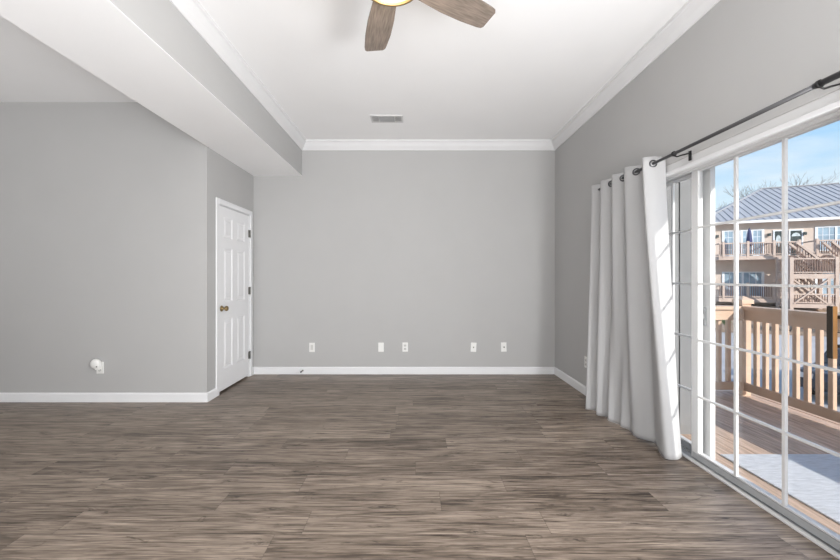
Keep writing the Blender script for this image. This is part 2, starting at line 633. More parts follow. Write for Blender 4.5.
def under(o, parent):
    """parent an object built in world coordinates"""
    o.parent = parent
    q = parent
    mtx = Matrix.Identity(4)
    chain = []
    while q:
        chain.append(q)
        q = q.parent
    for q in reversed(chain):
        mtx = mtx @ (Matrix.Translation(q.location) @ q.rotation_euler.to_matrix().to_4x4())
    o.data.transform(mtx.inverted())
    return o


leaf = MB()
g = 0.006
y0, y1, z0, z1 = DY0, DY1 - 0.002, 0.022, DZ - 0.004
fx, bx_ = XL - 0.004, XL - 0.040
# panel layout: two columns, three rows
Wd = y1 - y0
cols = [(y0 + 0.115, y0 + Wd / 2 - 0.055), (y0 + Wd / 2 + 0.055, y1 - 0.115)]
rows = [(0.245, 0.795), (0.985, 1.580), (1.690, 1.920)]
ys = [y0] + [v for cc in cols for v in cc] + [y1]
zs = [z0] + [v for rr in rows for v in rr] + [z1]
for i in range(5):
    for j in range(7):
        a0, a1, c0, c1 = ys[i], ys[i + 1], zs[j], zs[j + 1]
        if i % 2 == 1 and j % 2 == 1:
            # recessed moulding then raised field
            rings = [(0, fx), (0.014, fx - 0.010), (0.026, fx - 0.010), (0.046, fx - 0.002)]
            pts = []
            for ins, xx in rings:
                pts += [(xx, a0 + ins, c0 + ins), (xx, a1 - ins, c0 + ins), (xx, a1 - ins, c1 - ins), (xx, a0 + ins, c1 - ins)]
            ff = []
            for r_ in range(3):
                for k in range(4):
                    ff.append((r_ * 4 + k, r_ * 4 + (k + 1) % 4, r_ * 4 + 4 + (k + 1) % 4, r_ * 4 + 4 + k))
            ff.append((12, 13, 14, 15))
            leaf.add(pts, ff)
        else:
            leaf.add([(fx, a0, c0), (fx, a1, c0), (fx, a1, c1), (fx, a0, c1)], [(0, 1, 2, 3)])
leaf.add([(fx, y0, z0), (fx, y1, z0), (fx, y1, z1), (fx, y0, z1), (bx_, y0, z0), (bx_, y1, z0), (bx_, y1, z1), (bx_, y0, z1)],
         [(4, 5, 6, 7), (0, 1, 5, 4), (1, 2, 6, 5), (2, 3, 7, 6), (3, 0, 4, 7)])
under(leaf.build('door_leaf', M_DOOR), door)
cs = MB()
cw = 0.057
for a0, a1, c0, c1 in ((DY0 - 0.008 - cw, DY0 - 0.008, 0, DZ + 0.005 + cw), (DY1 + 0.006, DY1 + 0.006 + cw, 0, DZ + 0.005 + cw),
                       (DY0 - 0.008, DY1 + 0.006, DZ + 0.005, DZ + 0.005 + cw)):
    cs.box(XL + 0.001, XL + 0.016, a0, a1, c0, c1)
under(cs.build('door_casing', M_TRIM, bevel=0.004), door)
jb = MB()
jb.box(XL - 0.09, XL, DY0 - 0.011, DY0 - 0.003, 0, DZ + 0.01).box(XL - 0.09, XL, DY1 + 0.002, DY1 + 0.011, 0, DZ + 0.01)
jb.box(XL - 0.09, XL, DY0 - 0.011, DY1 + 0.011, DZ + 0.001, DZ + 0.010)
under(jb.build('door_jamb', M_TRIM), door)
for hz in (0.275, 1.09, 1.81):
    h = MB()
    h.tube([(XL + 0.009, DY1 + 0.002, hz - 0.048), (XL + 0.009, DY1 + 0.002, hz + 0.048)], 0.008, 10)
    h.box(XL - 0.003, XL + 0.003, DY1 - 0.022, DY1 + 0.004, hz - 0.045, hz + 0.045)
    tag(under(h.build('hinge', M_STEEL), door), 'dull metal hinge')
kn = MB()
KM = Matrix.Translation((XL - 0.003, DY0 + 0.066, 0.918)) @ Matrix.Rotation(math.pi / 2, 4, 'Y')
kn.lathe([(0.0, 0), (0.032, 0), (0.033, 0.004), (0.028, 0.010), (0.014, 0.013), (0.011, 0.032), (0.018, 0.038), (0.027, 0.048),
          (0.029, 0.058), (0.024, 0.068), (0.012, 0.073), (0, 0.074)], 24, 0, KM)
tag(under(kn.build('door_knob', M_BRONZE), door), 'round brass knob')

# ------------------------------------------------------------------ sliding patio door
pd = empty('door_2', (1.93, (OY0 + OY1) / 2, 0), 'white sliding glass patio door with grids opening to the deck', 'patio door', kind='structure')
XG, XG2 = 1.930, 1.985
ZG0, ZG1 = 0.068, 1.972
fr = MB()
fr.box(XR + 0.005, 2.01, OY0 - 0.02, OY1 + 0.02, OZ, OZ + 0.07)            # head
fr.box(1.892, 1.902, OY0, OY1, OZ - 0.016, OZ)
fr.box(XR + 0.005, 2.035, OY0 - 0.02, OY0, -0.03, OZ).box(XR + 0.005, 2.035, OY1, OY1 + 0.02, -0.03, OZ)
under(fr.build('door_frame', M_VINYL), pd)
cs = MB()
cs.box(XR - 0.014, XR + 0.006, OY0 - 0.03, OY1 + 0.03, OZ - 0.012, OZ + 0.016)
cs.box(XR - 0.014, XR + 0.006, OY0 - 0.03, OY0 - 0.002, 0, OZ - 0.012).box(XR - 0.014, XR + 0.006, OY1 + 0.002, OY1 + 0.03, 0, OZ - 0.012)
under(cs.build('door_casing', M_TRIM, bevel=0.004), pd)
th = MB()
th.box(1.883, 1.906, OY0, OY1, 0.0, 0.014)
under(th.build('threshold', M_VINYL, bevel=0.003), pd)
tk = MB()
tk.box(1.906, 2.05, OY0, OY1, -0.03, 0.010).box(1.955, 1.962, OY0, OY1, 0.01, 0.02)
under(tk.build('track', M_VINYLG), pd)


def panel(xc, ya, yb, sl, sr, ncol, label):
    """ya..yb full width; sl = stile at yb (far) side, sr = stile at ya (near) side"""
    t = 0.017
    p = MB()
    p.box(xc - t, xc + t, ya, ya + sr, 0.020, OZ - 0.004)
    p.box(xc - t, xc + t, yb - sl, yb, 0.020, OZ - 0.004)
    p.box(xc - t, xc + t, ya + sr, yb - sl, ZG1, OZ - 0.004)
    p.box(xc - t + 0.004, xc + t, ya + sr, yb - sl, 0.020, ZG0 - 0.006)
    p.box(xc - t - 0.001, xc + t, ya + sr, yb - sl, ZG0 - 0.006, ZG0 + 0.004)
    for k in range(len(p.mi)):
        pass
    po = under(p.build('sliding_panel', M_VINYL, bevel=0.002), pd)
    if label: po['label'] = label
    r = MB()
    r.box(xc - t - 0.002, xc - t + 0.006, ya + sr * 0.2, yb - sl * 0.2, 0.022, ZG0 - 0.008)
    under(r.build('bottom_rail', M_VINYLG), po)
    gl = MB()
    gl.box(xc - 0.003, xc + 0.003, ya + sr, yb - sl, ZG0, ZG1)
    under(gl.build('glass_pane', M_GLASS), po)
    m = MB()
    gy0, gy1 = ya + sr, yb - sl
    for i in range(1, ncol):
        yy = gy0 + (gy1 - gy0) * i / ncol
        m.box(xc - 0.0200, xc - 0.0035, yy - 0.008, yy + 0.008, ZG0, ZG1)
    for j in range(1, 5):
        zz = ZG0 + (ZG1 - ZG0) * j / 5
        m.box(xc - 0.0195, xc - 0.0036, gy0, gy1, zz - 0.0065, zz + 0.0065)
    under(m.build('grid_bars', M_VINYL), po)
    return po


pr = panel(XG, OY0 + 0.028, 2.580, 0.060, 0.068, 3, 'inner panel with wooden handle')
pl = panel(XG2, 2.484, OY1 - 0.01, 0.070, 0.084, 3, 'outer panel behind the curtain')
# handle on the near stile of the right panel, latch on the outer panel's stile
hd = MB()
HY = 1.589
hd.box(1.800, 1.913, HY - 0.008, HY + 0.008, 0.952, 0.966).box(1.800, 1.913, HY - 0.008, HY + 0.008, 1.076, 1.090)
hd.box(1.767, 1.7705, HY - 0.010, HY + 0.012, 0.908, 1.130)
tag(under(hd.build('handle_bracket', M_GRIPD), pr), 'dark bronze pull bracket')
hg = MB()
hg.box(1.7705, 1.789, HY - 0.010, HY + 0.012, 0.908, 1.130)
tag(under(hg.build('handle_grip', [M_GRIPW]), pr), 'wooden pull grip')
lt = MB()
lt.box(1.955, 1.969, 2.515, 2.535, 0.93, 1.05).box(1.948, 1.957, 2.518, 2.532, 0.97, 1.01)
tag(under(lt.build('latch', M_VINYLG, bevel=0.003), pl), 'small grey latch')

# ------------------------------------------------------------------ curtain rod and curtain
RX, RZ = 1.720, 2.074
rod = empty('curtain_rod', (XR, 2.45, RZ), 'gunmetal curtain rod on wall brackets above the patio door', 'curtain rod')
under(MB().tube([(RX, 3.53, RZ), (RX, 1.60, RZ)], 0.0105, 16).build('inner_tube', M_GUN), rod)
under(MB().tube([(RX, 1.605, RZ), (RX, 0.70, RZ)], 0.0135, 16).build('outer_tube', M_GUN), rod)
fi = MB().lathe([(0, 0), (0.014, 0), (0.022, 0.012), (0.024, 0.028), (0.018, 0.044), (0, 0.05)], 16, 0,
                Matrix.Translation((RX, 3.51, RZ)) @ Matrix.Rotation(-math.pi / 2, 4, 'X'))
under(fi.build('finial', M_GUN), rod)
for by in (3.52, 2.475, 1.585, 0.80):
    k = MB()
    k.tube([(RX, by - 0.006, RZ), (RX, by + 0.006, RZ)], 0.0165, 14)
    k.tube([(RX, by, RZ - 0.012), (RX + 0.02, by, RZ - 0.020), (RX + 0.05, by, RZ - 0.010), (XR - 0.006, by, RZ + 0.004)], 0.0045, 8)
    k.box(XR - 0.007, XR, by - 0.010, by + 0.010, RZ - 0.045, RZ + 0.018)
    under(k.build('rod_bracket', M_BLACK), rod)

curt = empty('curtain', (1.72, 3.05, 0.0), 'white grommet curtain gathered at the far end of the patio door', 'curtain')
TOPY = [2.700, 2.690, 2.720, 2.785, 2.845, 2.895, 2.965, 3.040, 3.058, 3.076, 3.150, 3.225, 3.243, 3.261, 3.340, 3.415, 3.433, 3.525, 3.580]
BOTP = [(1.850, 2.575), (1.780, 2.535), (1.726, 2.570), (1.775, 2.720), (1.792, 2.790), (1.765, 2.850), (1.730, 2.945), (1.742, 3.030),
        (1.715, 3.095), (1.735, 3.150), (1.715, 3.205), (1.685, 3.245), (1.705, 3.310), (1.690, 3.355), (1.655, 3.395), (1.675, 3.450),
        (1.652, 3.500), (1.628, 3.545), (1.790, 3.600)]
# pleat control points every half unit of s; at the top the cloth crosses the rod at odd ones
TOPP = []
for i, yy in enumerate(TOPY):
    s_ = i * 0.5
    cc_ = math.cos(math.pi * s_)
    xx = RX + (0.052 if i > 2 else 0.060) * (cc_ if abs(cc_) > 0.5 else 0)
    if i == 0:
        xx = 1.815
    if i == len(TOPY) - 2:
        xx = 1.670
    if i == len(TOPY) - 1:
        xx = 1.810
    TOPP.append((xx, yy))


def crv(P, t):
    i = min(int(t), len(P) - 2)
    u = t - i
    p0, p1, p2, p3 = P[max(i - 1, 0)], P[i], P[i + 1], P[min(i + 2, len(P) - 1)]
    r = []
    for k in range(2):
        r.append(0.5 * (2 * p1[k] + (p2[k] - p0[k]) * u + (2 * p0[k] - 5 * p1[k] + 4 * p2[k] - p3[k]) * u * u
                        + (3 * p1[k] - p0[k] - 3 * p2[k] + p3[k]) * u ** 3))
    return r


NS, NT = 204, 60
vv, ff = [], []
for j in range(NT + 1):
    h = j / NT                   # 0 = top
    for i in range(NS + 1):
        t = i / NS * (len(TOPP) - 1)
        a, bb = crv(TOPP, t), crv(BOTP, t)
        k = h ** 1.25
        wob = 0.006 * math.sin(t * 2.3 + h * 5.0) * h
        zb = 0.006 + 0.012 * (0.5 + 0.5 * math.sin(t * 1.7 + 0.6))
        zt = 2.122 + 0.004 * math.sin(t * 1.3)
        vv.append((a[0] * (1 - k) + bb[0] * k + wob, a[1] * (1 - k) + bb[1] * k, zt + (zb - zt) * h))
for j in range(NT):
    for i in range(NS):
        q = j * (NS + 1) + i
        ff.append((q, q + 1, q + NS + 2, q + NS + 1))
cm = MB().add(vv, ff, 0, True)
co = cm.build('curtain_cloth', M_CURT, fix=False)
so = co.modifiers.new('thickness', 'SOLIDIFY')
so.thickness = 0.0022
under(co, curt)
for i in range(1, len(TOPP) - 2, 2):
    p = TOPP[i]
    q0, q1 = crv(TOPP, i - 0.1), crv(TOPP, i + 0.1)
    d = Vector((q1[0] - q0[0], q1[1] - q0[1], 0)).normalized()
    nrm = Vector((d.y, -d.x, 0))
    gm = Matrix.Translation((p[0], p[1], RZ)) @ nrm.to_track_quat('Z', 'Y').to_matrix().to_4x4()
    gmb = MB()
    pr_ = [(0.019, -0.004), (0.026, -0.004), (0.029, 0), (0.026, 0.004), (0.019, 0.004), (0.017, 0), (0.019, -0.004)]
    gmb.lathe(pr_, 20, 0, gm)
    tag(under(gmb.build('grommet', M_GUN), curt), 'dark metal grommet')


# ------------------------------------------------------------------ outlets and plates
def wall_plate(x, z, label, kind, tilt=0.0, face='y', yy=None):
    """plate on a wall; built facing -Y at the origin then turned"""
    if face == 'y':
        loc, rz = (x, YB if yy is None else yy, z), 0.0
    else:
        loc, rz = (XR, x, z), -math.pi / 2
    r = empty('wall_outlet', loc, label, 'outlet', 'white plates along the walls', rz=rz)
    r.rotation_euler = (0, tilt, rz)
    p = MB().box(-0.036, 0.036, -0.006, 0, -0.060, 0.060)
    p.build('cover_plate', M_PLATE, r, bevel=0.003)
    if kind == 'duplex':
        for dz in (-0.022, 0.022):
            s = MB().box(-0.017, 0.017, -0.009, -0.004, dz - 0.015, dz + 0.015)
            so_ = s.build('socket', M_SOCK, r, bevel=0.003)
            h = MB().box(-0.009, -0.006, -0.0096, -0.0085, dz - 0.005, dz + 0.006).box(0.006, 0.009, -0.0096, -0.0085, dz - 0.005, dz + 0.006)
            h.tube([(0, -0.0096, dz - 0.010), (0, -0.0085, dz - 0.010)], 0.0025, 8)
            h.build('slot', M_SLOT, so_)
    elif kind == 'jack':
        j = MB().box(-0.010, 0.010, -0.010, -0.004, -0.012, 0.012)
        j.build('phone_jack', M_SOCK, r, bevel=0.002)
        MB().box(-0.006, 0.006, -0.0106, -0.0095, -0.006, 0.005).build('jack_opening', M_SLOT, r)
    elif kind == 'coax':
        MB().lathe([(0.010, 0), (0.010, 0.004), (0.005, 0.004), (0.005, 0.018), (0, 0.018)], 12, 0,
                   Matrix.Translation((0.004, -0.005, 0.0)) @ Matrix.Rotation(math.pi / 2, 4, 'X')).build('coax_connector', M_STEEL, r)
    elif kind == 'decora':
        MB().box(-0.017, 0.017, -0.0085, -0.004, -0.034, 0.034).build('socket', M_SOCK, r, bevel=0.003)
    if kind in ('blank',):
        for q in (-0.042, 0.042):
            MB().box(-0.002, 0.002, -0.0075, -0.005, q - 0.002, q + 0.002).build('screw', M_SOCK, r)
    return r


PX = lambda x: (x - 414.5) / 76.8
wall_plate(-1.334, 0.347, 'white outlet plate nearest the closet door on back wall', 'decora')
wall_plate(-0.436, 0.349, 'blank white plate, second from the left on the back wall', 'blank')
wall_plate(-0.122, 0.351, 'white duplex outlet close to the right of the blank plate', 'duplex')
wall_plate(0.768, 0.349, 'slightly crooked white jack plate, second from the right wall', 'jack', 0.05)
wall_plate(1.161, 0.351, 'white cable plate with metal connector nearest the right corner', 'coax', -0.02)
wall_plate(3.975, 0.353, 'white outlet on the right wall just beside the curtain', 'duplex', face='x')
wall_plate(-3.172, 0.345, 'white outlet on the far left wall behind the plug-in', 'duplex', yy=YL)

pf = empty('air_freshener', (-3.180, YL - 0.010, 0.385), 'round white plug-in air freshener on far left wall outlet', 'air freshener')
b = MB()
prof = [(0, 0.0), (0.034, 0.0), (0.044, 0.004), (0.050, 0.014), (0.050, 0.028), (0.045, 0.038), (0.033, 0.045), (0.016, 0.049), (0, 0.050)]
b.lathe(prof, 28, 0, Matrix.Translation((-0.012, 0.0, 0.006)) @ Matrix.Rotation(math.pi / 2, 4, 'X'))
b.build('body', M_PLATE, pf)
b = MB().box(-0.004, 0.036, -0.046, 0.0, -0.052, -0.004)
b.build('plug_base', M_PLATE, pf, bevel=0.006)
b = MB().lathe([(0, 0), (0.006, 0), (0.006, 0.004), (0, 0.004)], 12, 0, Matrix.Translation((0.018, -0.046, -0.018)) @ Matrix.Rotation(math.pi / 2, 4, 'X'))
b.build('button', M_SLOT, pf)

ds = empty('door_stop', (-1.45, YB - BT, 0.050), 'small spring door stop on the back wall baseboard', 'door stop')
MB().tube([(0, 0, 0), (0, -0.012, 0)], 0.010, 12).build('mount', M_STEEL, ds)
sp_ = [(0.006 * math.cos(k * 0.9), -0.012 - 0.0006 * k, 0.006 * math.sin(k * 0.9)) for k in range(100)]
MB().tube(sp_, 0.0013, 6).build('spring', M_STEEL, ds)
MB().tube([(0, -0.070, 0), (0, -0.086, 0)], 0.009, 12).build('rubber_tip', M_BLACK, ds)
cbw = MB().tube([(-1.54, YB - BT - 0.003, 0.022), (-1.51, YB - BT - 0.003, 0.027), (-1.485, YB - BT - 0.003, 0.034), (-1.463, YB - BT - 0.003, 0.046)], 0.0016, 6)
tag(cbw.build('thin_wire', M_SOCK), 'short thin grey wire lying along back wall baseboard by door stop', 'wire')

# ------------------------------------------------------------------ ceiling vent
vt = empty('ceiling_vent', (-0.306, 4.154, ZC), 'white rectangular air vent in the ceiling near the back wall', 'vent')
v = MB()
for x0, x1, ya, yb in ((-0.180, 0.180, -0.092, -0.070), (-0.180, 0.180, 0.070, 0.092), (-0.180, -0.158, -0.070, 0.070), (0.158, 0.180, -0.070, 0.070),
                       (-0.092, -0.082, -0.07, 0.07), (0.082, 0.092, -0.07, 0.07)):
    v.box(x0, x1, ya, yb, -0.010, 0.0)
v.build('vent_frame', M_VENT, vt, bevel=0.002)
MB().box(-0.158, 0.158, -0.07, 0.07, -0.0015, -0.0005).build('duct_opening', M_VENTD, vt)
sl = MB()
for k in range(9):
    y_ = -0.062 + k * 0.0155
    sl.bar((-0.082, y_, -0.006), (0.082, y_, -0.006), 0.0035, 0.010)
sl.build('centre_louvres', M_VENTD, vt)
for sx in (-1, 1):
    sl = MB()
    for k in range(5):
        x_ = sx * (0.100 + k * 0.0125)
        sl.bar((x_, -0.07, -0.006), (x_, 0.07, -0.006), 0.005, 0.008)
    sl.build('side_louvres', M_VENT, vt)

# ------------------------------------------------------------------ ceiling fan
HX, HYF = -0.112, 1.783
fan = empty('ceiling_fan', (HX, HYF, ZC), 'ceiling fan with weathered wood blades and lit brass-rimmed bowl', 'ceiling fan')
MB().lathe([(0, 0), (0.065, 0), (0.068, -0.02), (0.05, -0.06), (0.02, -0.075), (0, -0.075)], 32).build('canopy', M_BRASS, fan)
MB().tube([(0, 0, -0.07), (0, 0, -0.18)], 0.013, 14).build('downrod', M_BRASS, fan)
MB().lathe([(0, -0.17), (0.05, -0.175), (0.095, -0.20), (0.115, -0.235), (0.115, -0.275), (0.10, -0.300), (0, -0.300)], 40).build('motor_housing', M_BRASS, fan)
MB().lathe([(0.10, -0.298), (0.142, -0.318), (0.148, -0.335), (0.150, -0.364), (0.146, -0.374), (0.134, -0.374), (0.134, -0.32), (0.10, -0.300)], 48).build('lamp_rim', M_BRONZE, fan)
MB().lathe([(0.134, -0.358), (0.126, -0.370), (0.10, -0.382), (0.06, -0.390), (0.0, -0.394)], 40).build('lamp_bowl', M_BOWL, fan)
OUT = [(0.10, -0.055), (0.20, -0.065), (0.34, -0.077), (0.47, -0.079), (0.585, -0.070), (0.610, -0.065), (0.622, -0.052),
       (0.624, 0.050), (0.614, 0.063), (0.588, 0.069), (0.47, 0.077), (0.34, 0.077), (0.20, 0.066), (0.10, 0.055)]
base_ang = math.atan2(2.374 - HYF, -0.251 - HX)
for k in range(5):
    a = base_ang - k * 2 * math.pi / 5
    mtx = Matrix.Rotation(a, 4, 'Z') @ Matrix.Translation((0, 0, -0.318)) @ Matrix.Rotation(math.radians(-11), 4, 'X')
    bl = MB().prism(OUT, -0.004, 0.004, 'z')
    bo = bl.build('fan_blade', [M_BLADE], fan, bevel=0.0015)
    bo.matrix_local = mtx
    ir = MB().prism([(0.06, -0.02), (0.17, -0.035), (0.17, 0.035), (0.06, 0.02)], 0.004, 0.010, 'z')
    io = ir.build('blade_iron', M_BRASS, bo)
pt = bpy.data.lights.new('fan_lamp', 'POINT')
pt.energy = 4
pt.color = (1.0, 0.84, 0.62)
pt.shadow_soft_size = 0.12
po_ = bpy.data.objects.new('fan_lamp', pt)
po_.location = (HX, HYF, ZC - 0.52)
COL.objects.link(po_)

# ------------------------------------------------------------------ deck outside
DZ_ = -0.10
dk = MB()
n_b = 13
bw = (3.90 - 2.05) / n_b
for k in range(n_b):
    x0 = 2.05 + k * bw
    dk.box(x0 + 0.003, x0 + bw - 0.003, -0.6, 4.42, DZ_ - 0.035, DZ_)
struct(dk.build('deck_floor', M_DECK), 'weathered brown board deck outside the patio door', 'deck')
rim = MB().box(3.90, 3.95, -0.6, 4.47, DZ_ - 0.30, DZ_ + 0.005).box(2.05, 3.90, 4.42, 4.47, DZ_ - 0.30, DZ_ + 0.005)
struct(rim.build('deck_rim', M_RAIL), 'beige rim board along the edges of the deck', 'deck')
ww = MB()
k = 0
y_ = 3.24
ww.box(2.03, 2.55, 3.24, 3.36, -0.5, 2.88)
for k in range(4):
    ww.box(2.035 + k * 0.13, 2.035 + k * 0.13 + 0.118, 3.226, 3.24, -0.45, 2.88)
struct(ww.build('wing_wall', M_SIDING), 'pale grey board-sided wing wall on the deck beyond the door', 'wall')
ww = MB().box(2.03, 2.562, 0.80, 0.92, -0.5, 2.88)  # unseen wall added and sized to keep stray sun off floor and back wall
struct(ww.build('wing_wall', M_SIDING), 'pale grey wing wall added out of view at the near end to block sun', 'wall')
rv = MB().box(2.03, 3.0, -1.5, 6.0, 2.90, 3.02)
struct(rv.build('roof_overhang', M_FASC), 'white overhang above the deck outside the patio door', 'overhang')

rl = empty('deck_railing', (3.80, 2.0, DZ_), 'beige wooden railing along the deck outside the patio door', 'railing')
RXc = 3.80


def post(x, y):
    p = MB().box(x - 0.05, x + 0.05, y - 0.05, y + 0.05, DZ_, 0.955)
    p.box(x - 0.068, x + 0.068, y - 0.068, y + 0.068, 0.955, 1.0)
    p.add([(x - 0.068, y - 0.068, 1.0), (x + 0.068, y - 0.068, 1.0), (x + 0.068, y + 0.068, 1.0), (x - 0.068, y + 0.068, 1.0), (x, y, 1.045)],
          [(0, 1, 4), (1, 2, 4), (2, 3, 4), (3, 0, 4)])
    under(p.build('post', M_RAIL), rl)


post(RXc, 4.32)
post(RXc, 1.90)
post(RXc, -0.3)
tr_ = MB().box(RXc - 0.07, RXc + 0.07, -0.5, 4.27, 0.890, 0.928).box(RXc - 0.035, RXc - 0.004, -0.5, 4.27, 0.770, 0.890)
under(tr_.build('top_rail', M_RAIL), rl)
tr_ = MB().box(2.15, RXc - 0.05, 4.25, 4.39, 0.890, 0.928).box(2.15, RXc - 0.05, 4.28, 4.315, 0.770, 0.890)
under(tr_.build('top_rail', M_RAIL), rl)
br = MB().box(RXc - 0.035, RXc - 0.004, -0.5, 4.27, -0.035, 0.055)
under(br.build('bottom_rail', M_RAIL), rl)
br = MB().box(2.15, RXc - 0.05, 4.28, 4.315, -0.035, 0.055)
under(br.build('bottom_rail', M_RAIL), rl)
y_ = 4.165
while y_ > -0.4:
    if abs(y_ - 1.9) > 0.07 and abs(y_ + 0.3) > 0.07:
        bb_ = MB().box(RXc - 0.004, RXc + 0.036, y_ - 0.019, y_ + 0.019, -0.03, 0.89)
        under(bb_.build('baluster', M_RAIL), rl)
    y_ -= 0.108
x_ = RXc - 0.16
while x_ > 2.5:
    bb_ = MB().box(x_ - 0.019, x_ + 0.019, 4.315, 4.353, -0.03, 0.89)
    under(bb_.build('baluster', M_RAIL), rl)
    x_ -= 0.108

rg = MB().box(2.325, 3.45, 1.15, 2.84, DZ_, DZ_ + 0.012)
tag(rg.build('outdoor_rug', M_RUG, bevel=0.004), 'pale white and blue-grey rug lying on the deck', 'rug')

# ------------------------------------------------------------------ ground outside
GZ = -2.35
gd = MB().box(4.2, 90, -30, 110, GZ - 0.2, GZ)
struct(gd.build('ground', M_GROUND), 'pale asphalt parking ground below the deck', 'ground')

# ------------------------------------------------------------------ neighbouring building
BO = Vector((27.375, 33.75, GZ))
BR = math.atan2(-0.364, 0.931)
bld = empty('apartment_building', BO, 'beige two-storey apartment building with grey metal roof across the parking lot', 'building', rz=BR)
gz = lambda z: z - GZ          # world height -> local height
B = lambda mb, name, m, par=None, **kw: mb.build(name, m, par or bld, **kw)
S0, S1 = -1.0, 16.0
B(MB().box(S0, S1, 0, 12, 0, gz(6.1)), 'wall', M_STUCCO)
# hip roof, sheet metal with seams
EZ, RZB = gz(6.20), gz(10.45)
ex0, ex1, ey0, ey1 = S0 - 0.75, S1 + 0.75, -0.75, 15.0
ry = 7.5
rx0, rx1 = 6.1, 12.0
rf = MB()
rv_ = [(ex0, ey0, EZ), (ex1, ey0, EZ), (ex1, ey1, EZ), (ex0, ey1, EZ), (rx0, ry, RZB), (rx1, ry, RZB)]
rf.add(rv_, [(0, 1, 5, 4), (1, 2, 5), (2, 3, 4, 5), (3, 0, 4), (3, 2, 1, 0)])
se = rf
s_ = ex0 + 0.2
while s_ < 13:
    if s_ < rx0:
        t_ = (s_ - ex0) / (rx0 - ex0)
    else:
        t_ = 1.0
    a_ = Vector((s_, ey0, EZ))
    b_ = Vector((s_, ey0 + (ry - ey0) * t_, EZ + (RZB - EZ) * t_))
    off = Vector((0, -0.01, 0.015))
    if t_ > 0.02:
        se.bar(a_ + off, b_ + off, 0.035, 0.03, 1)
    s_ += 0.52
ro = B(rf, 'roof', [M_ROOF, M_ROOFSEAM])
rc = MB().bar((rx0 - 0.1, ry, RZB + 0.03), (rx1, ry, RZB + 0.03), 0.3, 0.1)
rc.bar((ex0, ey0, EZ + 0.03), (rx0, ry, RZB + 0.03), 0.2, 0.1)
rc.build('ridge_cap', M_ROOF, ro)
B(MB().box(ex0, ex1, ey0 - 0.02, ey0 + 0.05, EZ - 0.19, EZ + 0.02), 'fascia', M_FASC)
B(MB().box(ex0, ex1, ey0 + 0.05, 0.0, EZ - 0.16, EZ - 0.10), 'soffit', M_STUCCO)


def bwindow(s0, s1, z0, z1, leaves, cols, rows):
    fr = MB()
    t = 0.09
    fr.box(s0 - t, s1 + t, -0.06, 0, gz(z1), gz(z1) + t).box(s0 - t, s1 + t, -0.06, 0, gz(z0) - t, gz(z0))
    w = (s1 - s0) / leaves
    for k in range(leaves + 1):
        fr.box(s0 + k * w - t * (1 if k in (0, leaves) else .8), s0 + k * w + t * (1 if k in (0, leaves) else .8), -0.07, 0, gz(z0), gz(z1))
    fo = B(fr, 'window', M_BWFR)
    B(MB().box(s0, s1, -0.02, 0.01, gz(z0), gz(z1)), 'pane', M_BWIN, fo)
    g_ = MB()
    for k in range(leaves):
        for c_ in range(1, cols):
            xx = s0 + w * (k + c_ / cols)
            g_.box(xx - 0.018, xx + 0.018, -0.035, -0.02, gz(z0), gz(z1))
    for r_ in range(1, rows):
        zz = gz(z0) + (z1 - z0) * r_ / rows
        g_.box(s0, s1, -0.034, -0.02, zz - 0.018, zz + 0.018)
    B(g_, 'grid_bars', M_BWFR, fo)


bwindow(0.42, 1.50, 3.25, 5.40, 1, 3, 4)
bwindow(1.74, 3.22, 3.25, 5.40, 2, 2, 4)
bwindow(0.42, 3.22, -0.30, 1.72, 2, 3, 1)
bwindow(6.75, 9.2, 3.60, 5.45, 2, 3, 3)
bwindow(6.75, 9.2, -0.2, 1.72, 2, 3, 3)
for s0, s1, oval in ((4.02, 4.52, True), (5.06, 5.80, False)):
    dm = B(MB().box(s0, s1, -0.05, 0, gz(3.12), gz(5.28)), 'entry_door', M_BDOOR)
    B(MB().box(s0 - 0.10, s0, -0.07, 0, gz(3.12), gz(5.38)).box(s1, s1 + 0.10, -0.07, 0, gz(3.12), gz(5.38)).box(s0, s1, -0.07, 0, gz(5.28), gz(5.38)),
      'door_casing', M_BWFR, dm)
    g_ = MB()
    if oval:
        pts = [((s0 + s1) / 2 + 0.17 * math.cos(a), gz(4.45) + 0.50 * math.sin(a)) for a in [k * math.pi / 10 for k in range(20)]]
    else:
        pts = [((s0 + s1) / 2 + 0.29 * math.cos(a), gz(4.80) + 0.30 * math.sin(a)) for a in [k * math.pi / 10 for k in range(11)]]
    g_.prism(pts, -0.065, -0.045, 'y')
    B(g_, 'door_glass', M_BGLAS, dm)
for s_ in (-0.05, 3.63, 5.98):
    l_ = MB().box(s_ - 0.05, s_ + 0.05, -0.05, 0, gz(4.90), gz(5.10)).box(s_ - 0.09, s_ + 0.09, -0.22, -0.05, gz(4.88), gz(5.12))
    B(l_, 'wall_lamp', M_BDOOR)


